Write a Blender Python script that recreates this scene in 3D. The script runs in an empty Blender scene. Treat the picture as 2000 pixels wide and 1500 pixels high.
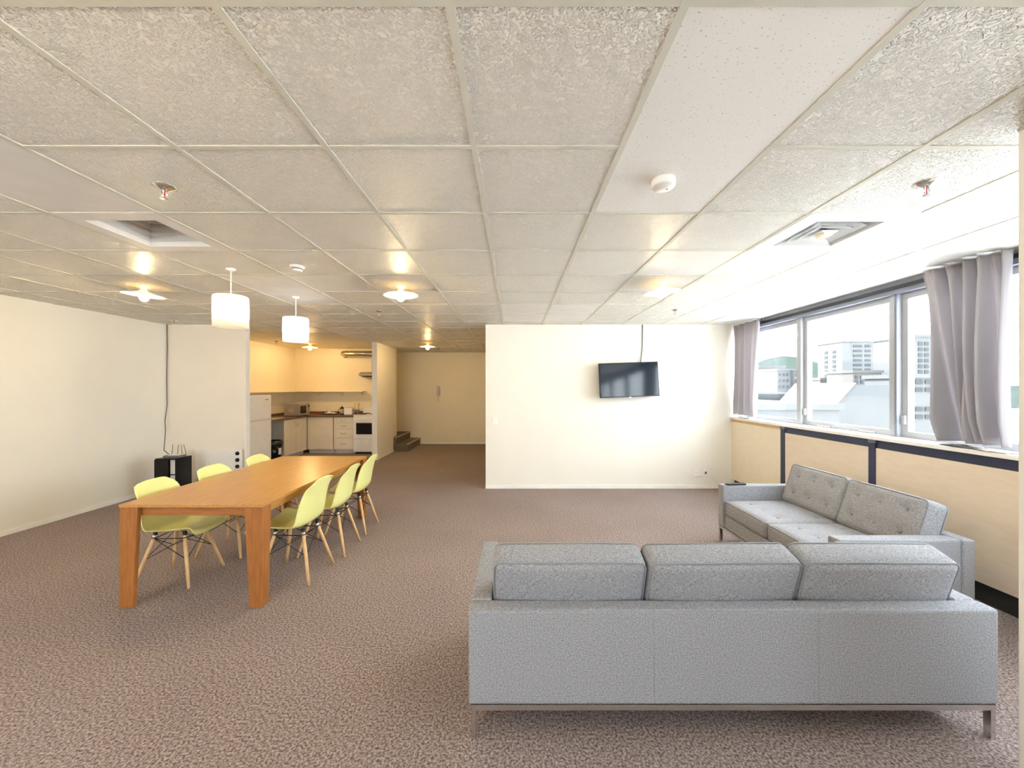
import bpy, bmesh, math, random
from mathutils import Vector, Matrix
random.seed(7)
SC = bpy.context.scene
COL = SC.collection
R = math.radians

# ------------------------------------------------------------------ camera, light, exposure
EYE, CEIL = 1.567, 2.545
cam_d = bpy.data.cameras.new('camera'); cam = bpy.data.objects.new('camera', cam_d); COL.objects.link(cam)
cam.location = (0, 0, EYE); cam.rotation_euler = (R(90), 0, 0)
cam_d.sensor_width = 36; cam_d.lens = 36 * 764 / 2000; cam_d.shift_x = -5 / 2000; cam_d.shift_y = 7 / 2000
cam_d.clip_start = 0.05; cam_d.clip_end = 3000
SC.camera = cam
w = bpy.data.worlds.new('overcast_sky'); SC.world = w; w.use_nodes = True
bg = w.node_tree.nodes['Background']; bg.inputs[0].default_value = (0.9, 0.96, 1.0, 1); bg.inputs[1].default_value = 4.0
pd = bpy.data.lights.new('window_portal', 'AREA'); pd.shape = 'RECTANGLE'; pd.size = 1.42; pd.size_y = 7.3; pd.cycles.is_portal = True
po = bpy.data.objects.new('window_portal', pd); COL.objects.link(po); po.location = (3.66, 2.41, 1.82); po.rotation_euler = (0, R(90), 0)
pd2 = bpy.data.lights.new('rear_window_portal', 'AREA'); pd2.shape = 'RECTANGLE'; pd2.size = 2.57; pd2.size_y = 1.42; pd2.cycles.is_portal = True  # sampling portal for the added rear window
po2 = bpy.data.objects.new('rear_window_portal', pd2); COL.objects.link(po2); po2.location = (-2.83, -3.16, 1.82); po2.rotation_euler = (R(90), 0, R(180))
sun_d = bpy.data.lights.new('sun', 'SUN'); sun_d.energy = 9; sun_d.angle = R(3); sun_d.color = (1.0, 0.98, 0.95)   # added behind the building: lights city and roofs, whose bounce brightens the ceiling
sun = bpy.data.objects.new('sun', sun_d); COL.objects.link(sun); sun.rotation_euler = (R(-8), R(-38), 0)
SC.view_settings.view_transform = 'Standard'; SC.view_settings.look = 'None'
SC.view_settings.gamma = 1; SC.view_settings.use_curve_mapping = False
SC.view_settings.exposure = 2.12
SC.cycles.max_bounces = 14; SC.cycles.diffuse_bounces = 8; SC.cycles.transparent_max_bounces = 16
SC.cycles.sample_clamp_indirect = 8
LAMP_W, LAMP_K = 170.0, 160.0        # bulb radiance, main room / kitchen and hall

# ------------------------------------------------------------------ materials
def _mat(name):
    m = bpy.data.materials.new(name); m.use_nodes = True
    nt = m.node_tree
    return m, nt, nt.nodes['Principled BSDF']
def c4(c): return (c[0], c[1], c[2], 1)
def mat(name, col, rough=0.6, metal=0.0, col2=None, scale=40, bump=0.0, bscale=None, spec=0.5, stretch=None, detail=3, lo=0.35, hi=0.65, world=False, dist=0.001):
    """Principled with a noise colour variation and a noise bump"""
    m, nt, p = _mat(name); N, L = nt.nodes, nt.links
    p.inputs['Roughness'].default_value = rough; p.inputs['Metallic'].default_value = metal
    p.inputs['Specular IOR Level'].default_value = spec
    if col2 is None: col2 = tuple(x * 0.94 for x in col)
    if world: src = N.new('ShaderNodeNewGeometry').outputs['Position']
    else: src = N.new('ShaderNodeTexCoord').outputs['Object']
    if stretch:
        mp = N.new('ShaderNodeMapping'); mp.inputs['Scale'].default_value = stretch
        L.new(src, mp.inputs['Vector']); src = mp.outputs['Vector']
    n = N.new('ShaderNodeTexNoise'); n.inputs['Scale'].default_value = scale; n.inputs['Detail'].default_value = detail
    L.new(src, n.inputs['Vector'])
    r = N.new('ShaderNodeValToRGB'); e = r.color_ramp.elements
    e[0].position = lo; e[0].color = c4(col2); e[1].position = hi; e[1].color = c4(col)
    L.new(n.outputs['Fac'], r.inputs['Fac']); L.new(r.outputs['Color'], p.inputs['Base Color'])
    if bump:
        b = N.new('ShaderNodeBump'); b.inputs['Strength'].default_value = bump; b.inputs['Distance'].default_value = dist
        if bscale:
            n2 = N.new('ShaderNodeTexNoise'); n2.inputs['Scale'].default_value = bscale; n2.inputs['Detail'].default_value = 2
            L.new(src, n2.inputs['Vector']); L.new(n2.outputs['Fac'], b.inputs['Height'])
        else: L.new(n.outputs['Fac'], b.inputs['Height'])
        L.new(b.outputs['Normal'], p.inputs['Normal'])
    return m
def emit(name, col, strength):
    m, nt, p = _mat(name)
    p.inputs['Base Color'].default_value = c4(col); p.inputs['Emission Color'].default_value = c4(col); p.inputs['Emission Strength'].default_value = strength
    return m
def tile_mat():
    """plaster ceiling tile with raised worm-like blobs"""
    m, nt, p = _mat('textured_tile'); N, L = nt.nodes, nt.links
    g = N.new('ShaderNodeNewGeometry'); n = N.new('ShaderNodeTexNoise'); n.inputs['Scale'].default_value = 64; n.inputs['Detail'].default_value = 1.5
    n.inputs['Distortion'].default_value = 1.6; L.new(g.outputs['Position'], n.inputs['Vector'])
    r = N.new('ShaderNodeValToRGB'); e = r.color_ramp.elements; e[0].position = 0.46; e[0].color = (0, 0, 0, 1); e[1].position = 0.60; e[1].color = (1, 1, 1, 1)
    L.new(n.outputs['Fac'], r.inputs['Fac'])
    b = N.new('ShaderNodeBump'); b.inputs['Strength'].default_value = 1.0; b.inputs['Distance'].default_value = 0.013
    L.new(r.outputs['Color'], b.inputs['Height']); L.new(b.outputs['Normal'], p.inputs['Normal'])
    p.inputs['Base Color'].default_value = (0.92, 0.89, 0.81, 1); p.inputs['Roughness'].default_value = 0.42; p.inputs['Specular IOR Level'].default_value = 0.4
    return m
def glass_mat(name, gloss=0.06, tint=(0.97, 0.99, 1.0)):
    m = bpy.data.materials.new(name); m.use_nodes = True; nt = m.node_tree; nt.nodes.clear()
    o = nt.nodes.new('ShaderNodeOutputMaterial'); t = nt.nodes.new('ShaderNodeBsdfTransparent'); g = nt.nodes.new('ShaderNodeBsdfGlossy'); x = nt.nodes.new('ShaderNodeMixShader')
    t.inputs[0].default_value = c4(tint); g.inputs['Roughness'].default_value = 0.03; x.inputs[0].default_value = gloss
    nt.links.new(t.outputs[0], x.inputs[1]); nt.links.new(g.outputs[0], x.inputs[2]); nt.links.new(x.outputs[0], o.inputs[0])
    return m
def cloth_mat(name, col, col2, trans=0.4):
    """woven cloth that lets some light through"""
    m = mat(name, col, 0.9, col2=col2, scale=300, bump=0.3, spec=0.1); nt = m.node_tree
    p = nt.nodes['Principled BSDF']; o = nt.nodes['Material Output']
    t = nt.nodes.new('ShaderNodeBsdfTranslucent'); t.inputs[0].default_value = c4(col); x = nt.nodes.new('ShaderNodeMixShader'); x.inputs[0].default_value = trans
    nt.links.new(p.outputs[0], x.inputs[1]); nt.links.new(t.outputs[0], x.inputs[2]); nt.links.new(x.outputs[0], o.inputs[0])
    return m
def carpet_mat():
    m, nt, p = _mat('carpet'); N, L = nt.nodes, nt.links
    g = N.new('ShaderNodeNewGeometry')
    def noise(s, d):
        n = N.new('ShaderNodeTexNoise'); n.inputs['Scale'].default_value = s; n.inputs['Detail'].default_value = d; L.new(g.outputs['Position'], n.inputs['Vector']); return n
    n = noise(88, 6); n.inputs['Roughness'].default_value = 0.72; r = N.new('ShaderNodeValToRGB'); e = r.color_ramp.elements
    e[0].position = 0.40; e[0].color = (0.10, 0.077, 0.072, 1); e[1].position = 0.61; e[1].color = (0.50, 0.41, 0.39, 1)
    L.new(n.outputs['Fac'], r.inputs['Fac'])
    big = noise(1.1, 2); r2 = N.new('ShaderNodeValToRGB'); e = r2.color_ramp.elements
    e[0].position = 0.3; e[0].color = (0.9, 0.88, 0.86, 1); e[1].position = 0.7; e[1].color = (1, 1, 1, 1); L.new(big.outputs['Fac'], r2.inputs['Fac'])
    mx = N.new('ShaderNodeMixRGB'); mx.blend_type = 'MULTIPLY'; mx.inputs[0].default_value = 1
    L.new(r.outputs['Color'], mx.inputs[1]); L.new(r2.outputs['Color'], mx.inputs[2]); L.new(mx.outputs['Color'], p.inputs['Base Color'])
    b = N.new('ShaderNodeBump'); b.inputs['Strength'].default_value = 0.7; b.inputs['Distance'].default_value = 0.004; L.new(n.outputs['Fac'], b.inputs['Height']); L.new(b.outputs['Normal'], p.inputs['Normal'])
    p.inputs['Roughness'].default_value = 0.95; p.inputs['Specular IOR Level'].default_value = 0.1
    return m
def speck_mat():
    m, nt, p = _mat('speckled_tile'); N, L = nt.nodes, nt.links
    g = N.new('ShaderNodeNewGeometry'); v = N.new('ShaderNodeTexNoise'); v.inputs['Scale'].default_value = 130; v.inputs['Detail'].default_value = 1
    L.new(g.outputs['Position'], v.inputs['Vector'])
    r = N.new('ShaderNodeValToRGB'); e = r.color_ramp.elements; e[0].position = 0.27; e[0].color = (0.5, 0.47, 0.42, 1); e[1].position = 0.31; e[1].color = (0.85, 0.83, 0.79, 1)
    L.new(v.outputs['Fac'], r.inputs['Fac']); L.new(r.outputs['Color'], p.inputs['Base Color']); p.inputs['Roughness'].default_value = 0.8
    return m

M = {}
M['wall'] = mat('wall_paint', (0.79, 0.765, 0.70), 0.75, scale=3, col2=(0.775, 0.75, 0.685), bump=0.05, bscale=120, world=True)
M['wall_kitchen'] = mat('kitchen_wall_paint', (0.82, 0.74, 0.56), 0.7, scale=3, col2=(0.80, 0.72, 0.54), world=True)
M['wall_hall'] = mat('hall_wall_paint', (0.78, 0.71, 0.55), 0.75, scale=3, col2=(0.76, 0.69, 0.53), world=True)
M['wall_beige'] = mat('beige_wall_paint', (0.80, 0.74, 0.66), 0.8, scale=3, col2=(0.785, 0.725, 0.645), world=True)
M['white'] = mat('white_paint', (0.86, 0.85, 0.82), 0.5, scale=5)
M['white_gloss'] = mat('white_enamel', (0.86, 0.86, 0.85), 0.25, scale=5)
M['carpet'] = carpet_mat()
M['tile'] = tile_mat()
M['plain_tile'] = mat('plain_tile', (0.80, 0.785, 0.75), 0.6, scale=6, world=True)
M['speck_tile'] = speck_mat()
M['grid'] = mat('grid_metal', (0.68, 0.665, 0.57), 0.65, scale=5)
M['slab'] = mat('plenum', (0.5, 0.48, 0.45), 0.9, scale=4)
M['fabric'] = mat('grey_fabric', (0.42, 0.425, 0.46), 0.95, col2=(0.18, 0.182, 0.20), scale=165, bump=0.5, spec=0.15, detail=6, lo=0.3, hi=0.7)
M['piping'] = mat('grey_piping', (0.30, 0.31, 0.33), 0.9, col2=(0.24, 0.25, 0.27), scale=300, spec=0.2)
M['chrome'] = mat('brushed_steel', (0.72, 0.71, 0.68), 0.22, 1.0, scale=60)
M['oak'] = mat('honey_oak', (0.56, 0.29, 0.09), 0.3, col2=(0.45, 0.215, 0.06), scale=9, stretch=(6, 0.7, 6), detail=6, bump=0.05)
M['oak_leg'] = mat('honey_oak_upright', (0.40, 0.155, 0.036), 0.4, col2=(0.31, 0.11, 0.024), scale=9, stretch=(6, 6, 0.7), detail=6, bump=0.05)  # upright grain; darker than the tabletop, shade on the legs painted in
M['oak_rail'] = mat('honey_oak_rail', (0.40, 0.155, 0.036), 0.4, col2=(0.31, 0.11, 0.024), scale=9, stretch=(0.7, 6, 6), detail=6, bump=0.05)  # grain along the rail; same painted-in shade as the legs
M['lime'] = mat('lime_plastic', (0.84, 0.83, 0.33), 0.28, col2=(0.82, 0.81, 0.32), scale=4)
M['beech'] = mat('pale_beech', (0.74, 0.49, 0.24), 0.45, col2=(0.64, 0.40, 0.18), scale=12, stretch=(5, 5, 0.6), detail=5)
M['black_metal'] = mat('black_metal', (0.03, 0.03, 0.03), 0.4, 0.6, scale=20)
M['black'] = mat('black_gloss', (0.005, 0.005, 0.006), 0.22, scale=10, spec=0.3)
M['black_matt'] = mat('black_matt', (0.02, 0.02, 0.02), 0.7, scale=10)
M['screen'] = mat('screen_glass', (0.010, 0.016, 0.026), 0.09, scale=3, spec=0.35)
M['navy'] = mat('navy_enamel', (0.022, 0.03, 0.075), 0.45, scale=8)
M['slate'] = mat('slate_enamel', (0.17, 0.19, 0.25), 0.45, scale=8)
M['panel'] = mat('cream_board', (0.76, 0.645, 0.52), 0.6, col2=(0.725, 0.61, 0.485), scale=9, stretch=(1, 1, 4), detail=5, world=True)
M['panel_pale'] = mat('pale_birch_board', (0.80, 0.70, 0.54), 0.6, col2=(0.765, 0.665, 0.505), scale=9, stretch=(1, 1, 4), detail=5, world=True)
M['wood_edge'] = mat('wood_edging', (0.66, 0.43, 0.19), 0.5, col2=(0.58, 0.36, 0.15), scale=14, stretch=(4, 0.5, 4))
M['win_frame'] = mat('aluminium_frame', (0.40, 0.41, 0.44), 0.4, 0.3, scale=12)
M['glass'] = glass_mat('window_glass')
M['curtain'] = cloth_mat('mauve_grey_curtain', (0.50, 0.475, 0.495), (0.44, 0.415, 0.435), 0.35)
M['lining'] = mat('curtain_lining', (0.8, 0.79, 0.78), 0.8, scale=60)
M['dark_cloth'] = mat('dark_cloth', (0.17, 0.17, 0.19), 0.9, scale=60)
M['shade'] = cloth_mat('opal_shade', (0.88, 0.86, 0.82), (0.86, 0.84, 0.80), 0.6)
M['lampshade'] = cloth_mat('cream_glass_shade', (0.86, 0.80, 0.66), (0.84, 0.78, 0.62), 0.3)
M['bulb_warm'] = emit('warm_bulb', (1.0, 0.77, 0.44), LAMP_W)
M['bulb_kitchen'] = emit('kitchen_bulb', (1.0, 0.66, 0.27), LAMP_K)
M['bulb_cream'] = emit('cream_bulb', (1.0, 0.86, 0.58), LAMP_W * 0.055)
M['bulb_cool'] = emit('cool_bulb', (0.72, 0.86, 1.0), LAMP_W * 0.2)
M['counter'] = mat('brown_laminate', (0.20, 0.125, 0.075), 0.35, col2=(0.14, 0.085, 0.05), scale=60)
M['cab'] = mat('cream_laminate', (0.80, 0.72, 0.58), 0.45, scale=4)
M['cab_side'] = mat('grey_laminate', (0.55, 0.53, 0.50), 0.5, scale=4)
M['silver'] = mat('silver_plastic', (0.42, 0.38, 0.34), 0.4, 0.3, scale=20)
M['duct'] = mat('galvanised_duct', (0.62, 0.55, 0.42), 0.25, 1.0, scale=20)
M['red'] = mat('red_cloth', (0.45, 0.05, 0.04), 0.8, scale=60)
M['bag'] = mat('black_bag', (0.012, 0.012, 0.012), 0.3, scale=14, bump=0.6, dist=0.01)
M['cable'] = mat('grey_cable', (0.14, 0.135, 0.13), 0.6, scale=30)
M['cable_white'] = mat('white_cable', (0.75, 0.73, 0.7), 0.6, scale=30)
M['stair'] = mat('stair_carpet', (0.22, 0.17, 0.14), 0.95, col2=(0.09, 0.07, 0.06), scale=120, bump=0.6, dist=0.004)
M['nosing'] = mat('stair_nosing', (0.45, 0.38, 0.33), 0.6, scale=60)
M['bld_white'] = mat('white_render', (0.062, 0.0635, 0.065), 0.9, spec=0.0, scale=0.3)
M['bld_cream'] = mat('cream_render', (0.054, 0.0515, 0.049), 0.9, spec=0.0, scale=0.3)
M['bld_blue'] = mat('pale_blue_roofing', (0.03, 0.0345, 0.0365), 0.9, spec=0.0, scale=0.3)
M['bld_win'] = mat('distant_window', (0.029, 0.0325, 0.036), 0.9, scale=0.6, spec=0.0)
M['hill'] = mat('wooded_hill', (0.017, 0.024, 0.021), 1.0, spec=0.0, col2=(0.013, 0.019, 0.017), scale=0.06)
M['ground'] = mat('city_ground', (0.7, 0.7, 0.7), 1.0, scale=0.05)

# ------------------------------------------------------------------ mesh helpers
def link(name, me, m, parent=None):
    o = bpy.data.objects.new(name, me); COL.objects.link(o)
    if m is not None and not me.materials: me.materials.append(M[m] if isinstance(m, str) else m)
    if parent is not None: o.parent = parent
    return o
def finish(bm, name, m, parent=None, smooth=False):
    me = bpy.data.meshes.new(name); bmesh.ops.recalc_face_normals(bm, faces=bm.faces); bm.to_mesh(me); bm.free()
    if smooth:
        for p in me.polygons: p.use_smooth = True
    return link(name, me, m, parent)
def a_box(bm, x0, x1, y0, y1, z0, z1, bev=0.0, seg=2):
    vs = [bm.verts.new(p) for p in ((x0,y0,z0),(x1,y0,z0),(x1,y1,z0),(x0,y1,z0),(x0,y0,z1),(x1,y0,z1),(x1,y1,z1),(x0,y1,z1))]
    fs = [bm.faces.new([vs[i] for i in f]) for f in ((0,3,2,1),(4,5,6,7),(0,1,5,4),(1,2,6,5),(2,3,7,6),(3,0,4,7))]
    if bev:
        es = {e for f in fs for e in f.edges}
        bmesh.ops.bevel(bm, geom=list(es), offset=bev, segments=seg, profile=0.6, affect='EDGES')
    return vs
def box(name, x0, x1, y0, y1, z0, z1, m, parent=None, bev=0.0, seg=2, smooth=False):
    bm = bmesh.new(); a_box(bm, x0, x1, y0, y1, z0, z1, bev, seg); return finish(bm, name, m, parent, smooth)
def a_tube(bm, pts, rad, n=8, cap=True, closed=False):
    pts = [Vector(p) for p in pts]; rings = []; k = len(pts)
    rads = rad if isinstance(rad, (list, tuple)) else [rad] * k
    up = Vector((0.13, 0.31, 0.94)).normalized()
    for i, p in enumerate(pts):
        if closed: d = pts[(i + 1) % k] - pts[i - 1]
        else: d = pts[min(i + 1, k - 1)] - pts[max(i - 1, 0)]
        d.normalize()
        u = d.cross(up)
        if u.length < 0.05: u = d.cross(Vector((1, 0, 0)))
        u.normalize(); v = d.cross(u).normalized(); up = -v if v.dot(up) < 0 else v
        v = up; u = d.cross(v).normalized()
        rings.append([bm.verts.new(p + (u * math.cos(2*math.pi*j/n) + v * math.sin(2*math.pi*j/n)) * rads[i]) for j in range(n)])
    m_ = k if closed else k - 1
    for i in range(m_):
        a, b = rings[i], rings[(i + 1) % k]
        for j in range(n): bm.faces.new((a[j], a[(j+1) % n], b[(j+1) % n], b[j]))
    if cap and not closed: bm.faces.new(rings[0][::-1]); bm.faces.new(rings[-1])
def tube(name, pts, rad, m, parent=None, n=8, closed=False):
    bm = bmesh.new(); a_tube(bm, pts, rad, n, True, closed); return finish(bm, name, m, parent, True)
def a_lathe(bm, prof, n=24, c=(0, 0, 0), close=False):
    rings = []
    for r, z in prof:
        if r < 1e-5: rings.append([bm.verts.new((c[0], c[1], c[2] + z))])
        else: rings.append([bm.verts.new((c[0] + r*math.cos(2*math.pi*j/n), c[1] + r*math.sin(2*math.pi*j/n), c[2] + z)) for j in range(n)])
    for a, b in zip(rings, rings[1:] + ([rings[0]] if close else [])):
        for j in range(n):
            q = [a[j % len(a)], a[(j+1) % len(a)], b[(j+1) % len(b)], b[j % len(b)]]
            u = []
            for v in q:
                if v not in u: u.append(v)
            if len(u) > 2: bm.faces.new(u)
def lathe(name, prof, m, parent=None, n=24, c=(0, 0, 0), close=False, smooth=True):
    bm = bmesh.new(); a_lathe(bm, prof, n, c, close); return finish(bm, name, m, parent, smooth)
def prism(name, poly, axis, a0, a1, m, parent=None, bev=0.0):
    """extrude a 2-D polygon along an axis: 'x' (poly in y,z), 'y' (x,z) or 'z' (x,y)"""
    bm = bmesh.new()
    f = {'x': lambda p, t: (t, p[0], p[1]), 'y': lambda p, t: (p[0], t, p[1]), 'z': lambda p, t: (p[0], p[1], t)}[axis]
    a = [bm.verts.new(f(p, a0)) for p in poly]; b = [bm.verts.new(f(p, a1)) for p in poly]; n = len(poly)
    bm.faces.new(a); bm.faces.new(b[::-1])
    for i in range(n): bm.faces.new((a[i], a[(i+1) % n], b[(i+1) % n], b[i]))
    if bev: bmesh.ops.bevel(bm, geom=list(bm.edges), offset=bev, segments=2, affect='EDGES')
    return finish(bm, name, m, parent)
def grid_mesh(name, nu, nv, fn, m, parent=None, thick=0.0, smooth=True):
    bm = bmesh.new(); vs = [[bm.verts.new(fn(i / nu, j / nv)) for j in range(nv + 1)] for i in range(nu + 1)]
    for i in range(nu):
        for j in range(nv): bm.faces.new((vs[i][j], vs[i+1][j], vs[i+1][j+1], vs[i][j+1]))
    bmesh.ops.recalc_face_normals(bm, faces=bm.faces)
    if thick: bmesh.ops.solidify(bm, geom=list(bm.faces), thickness=thick)
    return finish(bm, name, m, parent, smooth)
def tag(o, label, cat, group=None, kind=None):
    o['label'] = label; o['category'] = cat
    if group: o['group'] = group
    if kind: o['kind'] = kind
    return o
def empty(name, loc, label, cat, rz=0.0, group=None, kind=None):
    o = bpy.data.objects.new(name, None); COL.objects.link(o); o.location = loc; o.rotation_euler = (0, 0, rz); o.empty_display_size = 0.1
    return tag(o, label, cat, group, kind)
def copy_tree(o, parent=None):
    c = o.copy(); COL.objects.link(c); c.parent = parent
    for ch in list(o.children): copy_tree(ch, c)
    return c
def structure(o, label, cat): return tag(o, label, cat, kind='structure')

# ------------------------------------------------------------------ the shell
XL, XK, XW = -5.40, -5.52, 3.62           # left wall, kitchen left wall, window glass
YB, YH, YR = 6.08, 10.88, -3.0            # television wall, hall end, wall behind the camera
HT = 2.95
structure(box('floor', -6.4, 3.8, YR, YH + 0.1, -0.1, 0.0, 'carpet'), 'brown and mauve flecked carpet over the whole room', 'floor')
structure(box('wall_left', XL - 0.1, XL, YR, YB, 0, HT, 'wall'), 'long off-white wall beside the dining table', 'wall')
rw = structure(box('wall_rear', XL - 0.1, 3.8, YR - 0.1, YR, 0, 1.11, 'wall'), 'off-white wall with a double window behind the viewer', 'wall')
box('window_head', XL - 0.1, 3.8, YR - 0.1, YR, 2.43, HT, 'wall', rw)
box('wall_infill', XL - 0.1, XL + 1.285, YR - 0.1, YR, 1.11, 2.43, 'wall', rw); box('wall_infill', XL + 3.855, 3.8, YR - 0.1, YR, 1.11, 2.43, 'wall', rw)
for k in (1, 2, 3): box('mullion', XL + 1.285 * k - 0.03, XL + 1.285 * k + 0.03, YR - 0.1, YR, 1.11, 2.43, 'win_frame', rw)
for k in (1, 2): box('pane', XL + 1.285 * k + 0.03, XL + 1.285 * k + 1.255, YR - 0.06, YR - 0.054, 1.11, 2.43, 'glass', rw)  # unseen rear window, added to bring more daylight into the room
structure(box('wall_back', -0.45, 3.75, YB, YB + 0.12, 0, HT, 'wall'), 'cream white wall carrying the television', 'wall')
wp = structure(box('wall_partition', XL - 0.2, -4.19, YB, YB + 0.09, 0, HT, 'wall_beige'), 'beige wall panel behind the panel heater and black cabinet', 'wall')
box('end_cap', -4.19, -4.178, YB - 0.004, YB + 0.095, 0, CEIL, 'white', wp)
wkl = structure(box('wall_kitchen_left', XK - 0.1, XK, YB + 0.09, 9.9, 0, HT, 'wall_kitchen'), 'warm yellow kitchen wall behind the refrigerator', 'wall')
wkb = structure(box('wall_kitchen_back', XK - 0.1, -3.0, 9.86, 9.96, 0, HT, 'wall_kitchen'), 'warm yellow kitchen wall behind the stove and drawers', 'wall')
box('upstand', XK, XK + 0.015, 7.82, 9.84, 0.912, 0.97, 'counter', wkl); box('upstand', XK + 0.015, -3.815, 9.845, 9.86, 0.912, 0.97, 'counter', wkb)
structure(box('wall_kitchen_end', -3.08, -2.97, 8.45, 9.72, 0, HT, 'wall'), 'short white wall end between kitchen and hall stairs', 'wall')
structure(box('wall_hall', -6.4, 0.0, YH, YH + 0.1, 0, HT, 'wall_hall'), 'dim cream wall at the end of the hall', 'wall')
structure(box('wall_hall_right', -0.45, -0.33, YB + 0.12, YH, 0, HT, 'wall_hall'), 'hall side wall running back from the television wall', 'wall')
structure(box('wall_hall_left', -5.2, -5.1, 9.96, YH, 0, HT, 'wall_hall'), 'wall at the head of the hall steps', 'wall')
structure(box('wall_pillar', 1.93, 2.28, 1.12, 1.5, 0, HT, 'wall', bev=0.006), 'cream pillar beside the long grey sofa', 'pillar')
for nm, a in (('baseboard_left', (XL, XL + 0.012, YR, YB)), ('baseboard_back', (-0.45, 3.37, YB - 0.012, YB)), ('baseboard_partition', (XL + 0.012, -4.19, YB - 0.012, YB)), ('baseboard_hall', (-5.1, -0.45, YH - 0.012, YH)), ('baseboard_kitchen_end', (-2.97, -2.958, 8.45, 9.58))):
    structure(box(nm, *a, 0, 0.05, 'white'), {'baseboard_left': 'low white skirting along the long wall by the dining table', 'baseboard_back': 'low white skirting under the television wall', 'baseboard_partition': 'low white skirting under the beige wall panel', 'baseboard_hall': 'low white skirting at the end of the hall', 'baseboard_kitchen_end': 'low white skirting on the wall end by the hall steps'}[nm], 'skirting')

hb_ = structure(box('host_building', -16, 3.75, -3.1, 11.2, -16, -0.12, 'bld_white'), 'office block that holds the room, floors below and above', 'building')  # unseen mass, added to keep sun off the ground near the windows
box('upper_floors', -16, 3.75, -3.1, 11.2, 3.05, 14, 'bld_white', hb_)
# ceiling: slab with hung tiles and metal grid
ceil = structure(box('ceiling', -6.4, 3.8, YR - 0.1, YH + 0.1, 2.9, 3.0, 'slab'), 'suspended ceiling of textured tiles in a metal grid', 'ceiling')
GX = [-5.66, -5.05, -4.44, -3.83, -3.22, -2.61, -1.995, -1.375, -0.765, -0.165, 0.435, 1.045, 1.66, 2.28, 2.89, 3.52]
GY = [0.39 + 0.6 * k for k in range(18)]       # 0.39 .. 10.59
GY.append(YH + 0.02)
tile_cache = {}
def tile(x0, x1, y0, y1, m):
    g = 0.004; key = (round(x1 - x0, 3), round(y1 - y0, 3), m)
    if key not in tile_cache:
        hx, hy = (x1 - x0) / 2 - g, (y1 - y0) / 2 - g
        bm = bmesh.new(); a_box(bm, -hx, hx, -hy, hy, 0, 0.015, 0.003, 1); me = bpy.data.meshes.new('ceiling_tile'); bm.to_mesh(me); bm.free(); tile_cache[key] = me
    o = link('ceiling_tile', tile_cache[key], m, ceil); o.location = ((x0 + x1) / 2, (y0 + y1) / 2, CEIL)
VENT_L, VENT_R = (5, 3), (12, 3)               # cells (column, row) holding vents
plain = {(11, 4), (12, 4), (13, 2), (6, 5), (9, 7), (10, 7), (9, 8), (10, 8), (14, 2)}
long_t = {(10, 1): 'speck_tile', (5, 1): 'plain_tile', (5, 5): 'plain_tile'}
skip = {VENT_L, VENT_R} | {(c, r + 1) for (c, r) in long_t}
KX, KY = -3.08, 6.63                           # the kitchen has a plain lining instead of tiles
for i in range(len(GX) - 1):
    for j in range(len(GY) - 1):
        x0, x1, y0, y1 = GX[i], GX[i+1], GY[j], GY[j+1]
        if (i, j) in skip or (y0 > 6.5 and (x1 < -2.9 or x0 > -0.5)): continue
        if y0 > 5.9 and x0 > -0.3: continue
        if (i, j) in long_t: tile(x0, x1, y0, GY[j+2], long_t[(i, j)]); continue
        tile(x0, x1, y0, y1, 'plain_tile' if ((i, j) in plain or i == 14) else 'tile')
box('ceiling_lining', -6.4, -3.22, GY[11] - 0.6 * 0 , YH, CEIL, CEIL + 0.02, 'wall_kitchen', ceil)
box('ceiling_lining', -6.4, 3.8, YR, GY[0], CEIL, CEIL + 0.02, 'plain_tile', ceil)
for k, x in enumerate(GX):
    if x < XL: continue
    y1 = YB if x > -0.4 else (YH if x > -3.3 else GY[11])
    box('grid_bar', x - 0.012, x + 0.012, GY[0], y1, CEIL - 0.004, CEIL + 0.012, 'grid', ceil)
for y in GY[:-1]:
    x0, x1 = (XL, 3.52) if y < YB else ((XL, -0.45) if y < 6.5 else (-3.22, -0.45))
    for i in range(len(GX) - 1):               # short bars between the long ones
        a, b = GX[i] + 0.012, GX[i+1] - 0.012
        if a < x0 - 0.4 or b > x1 + 0.02 and b > x1 + 0.5: continue
        j = GY.index(y)
        if (i, j - 1) in long_t: continue
        a, b = max(a, x0), min(b, x1)
        if b - a > 0.05: box('cross_bar', a, b, y - 0.012, y + 0.012, CEIL - 0.003, CEIL + 0.012, 'grid', ceil)
box('edge_lining', 3.52, 3.8, YR, YB, CEIL - 0.004, CEIL + 0.02, 'plain_tile', ceil)

# ------------------------------------------------------------------ window wall
wr = structure(box('wall_right', 3.46, 3.75, YR, YB, 0, 1.06, 'wall'), 'low wall of cream boards with navy posts under the windows', 'wall')
PY = [6.08, 4.93, 3.70, 2.47, 1.24, 0.0, -1.24]
for k in range(len(PY) - 1):
    y1, y0 = PY[k] - (0.0 if k == 0 else 0.035), PY[k+1] + 0.035
    if k == 0:
        box('panel', 3.37, 3.45, y0, y1, 0.15, 1.04, 'panel_pale', wr, 0.002)
        box('edging', 3.365, 3.45, y0, y1, 1.04, 1.08, 'wood_edge', wr, 0.002)
    else:
        box('panel', 3.385, 3.45, y0, y1, 0.15, 1.0, 'panel', wr, 0.002)
        box('grille_band', 3.392, 3.45, y0, y1, 1.0, 1.078, 'navy', wr)
    if k > 0:
        y = PY[k]; p = box('post', 3.378, 3.45, y - 0.035, y + 0.035, 0.15, 1.045, 'navy', wr)
        box('post_cap', 3.374, 3.45, y - 0.037, y + 0.037, 1.045, 1.08, 'slate', wr)
box('plinth', 3.42, 3.46, YR, YB, 0.0, 0.15, 'black_matt', wr)
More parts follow.
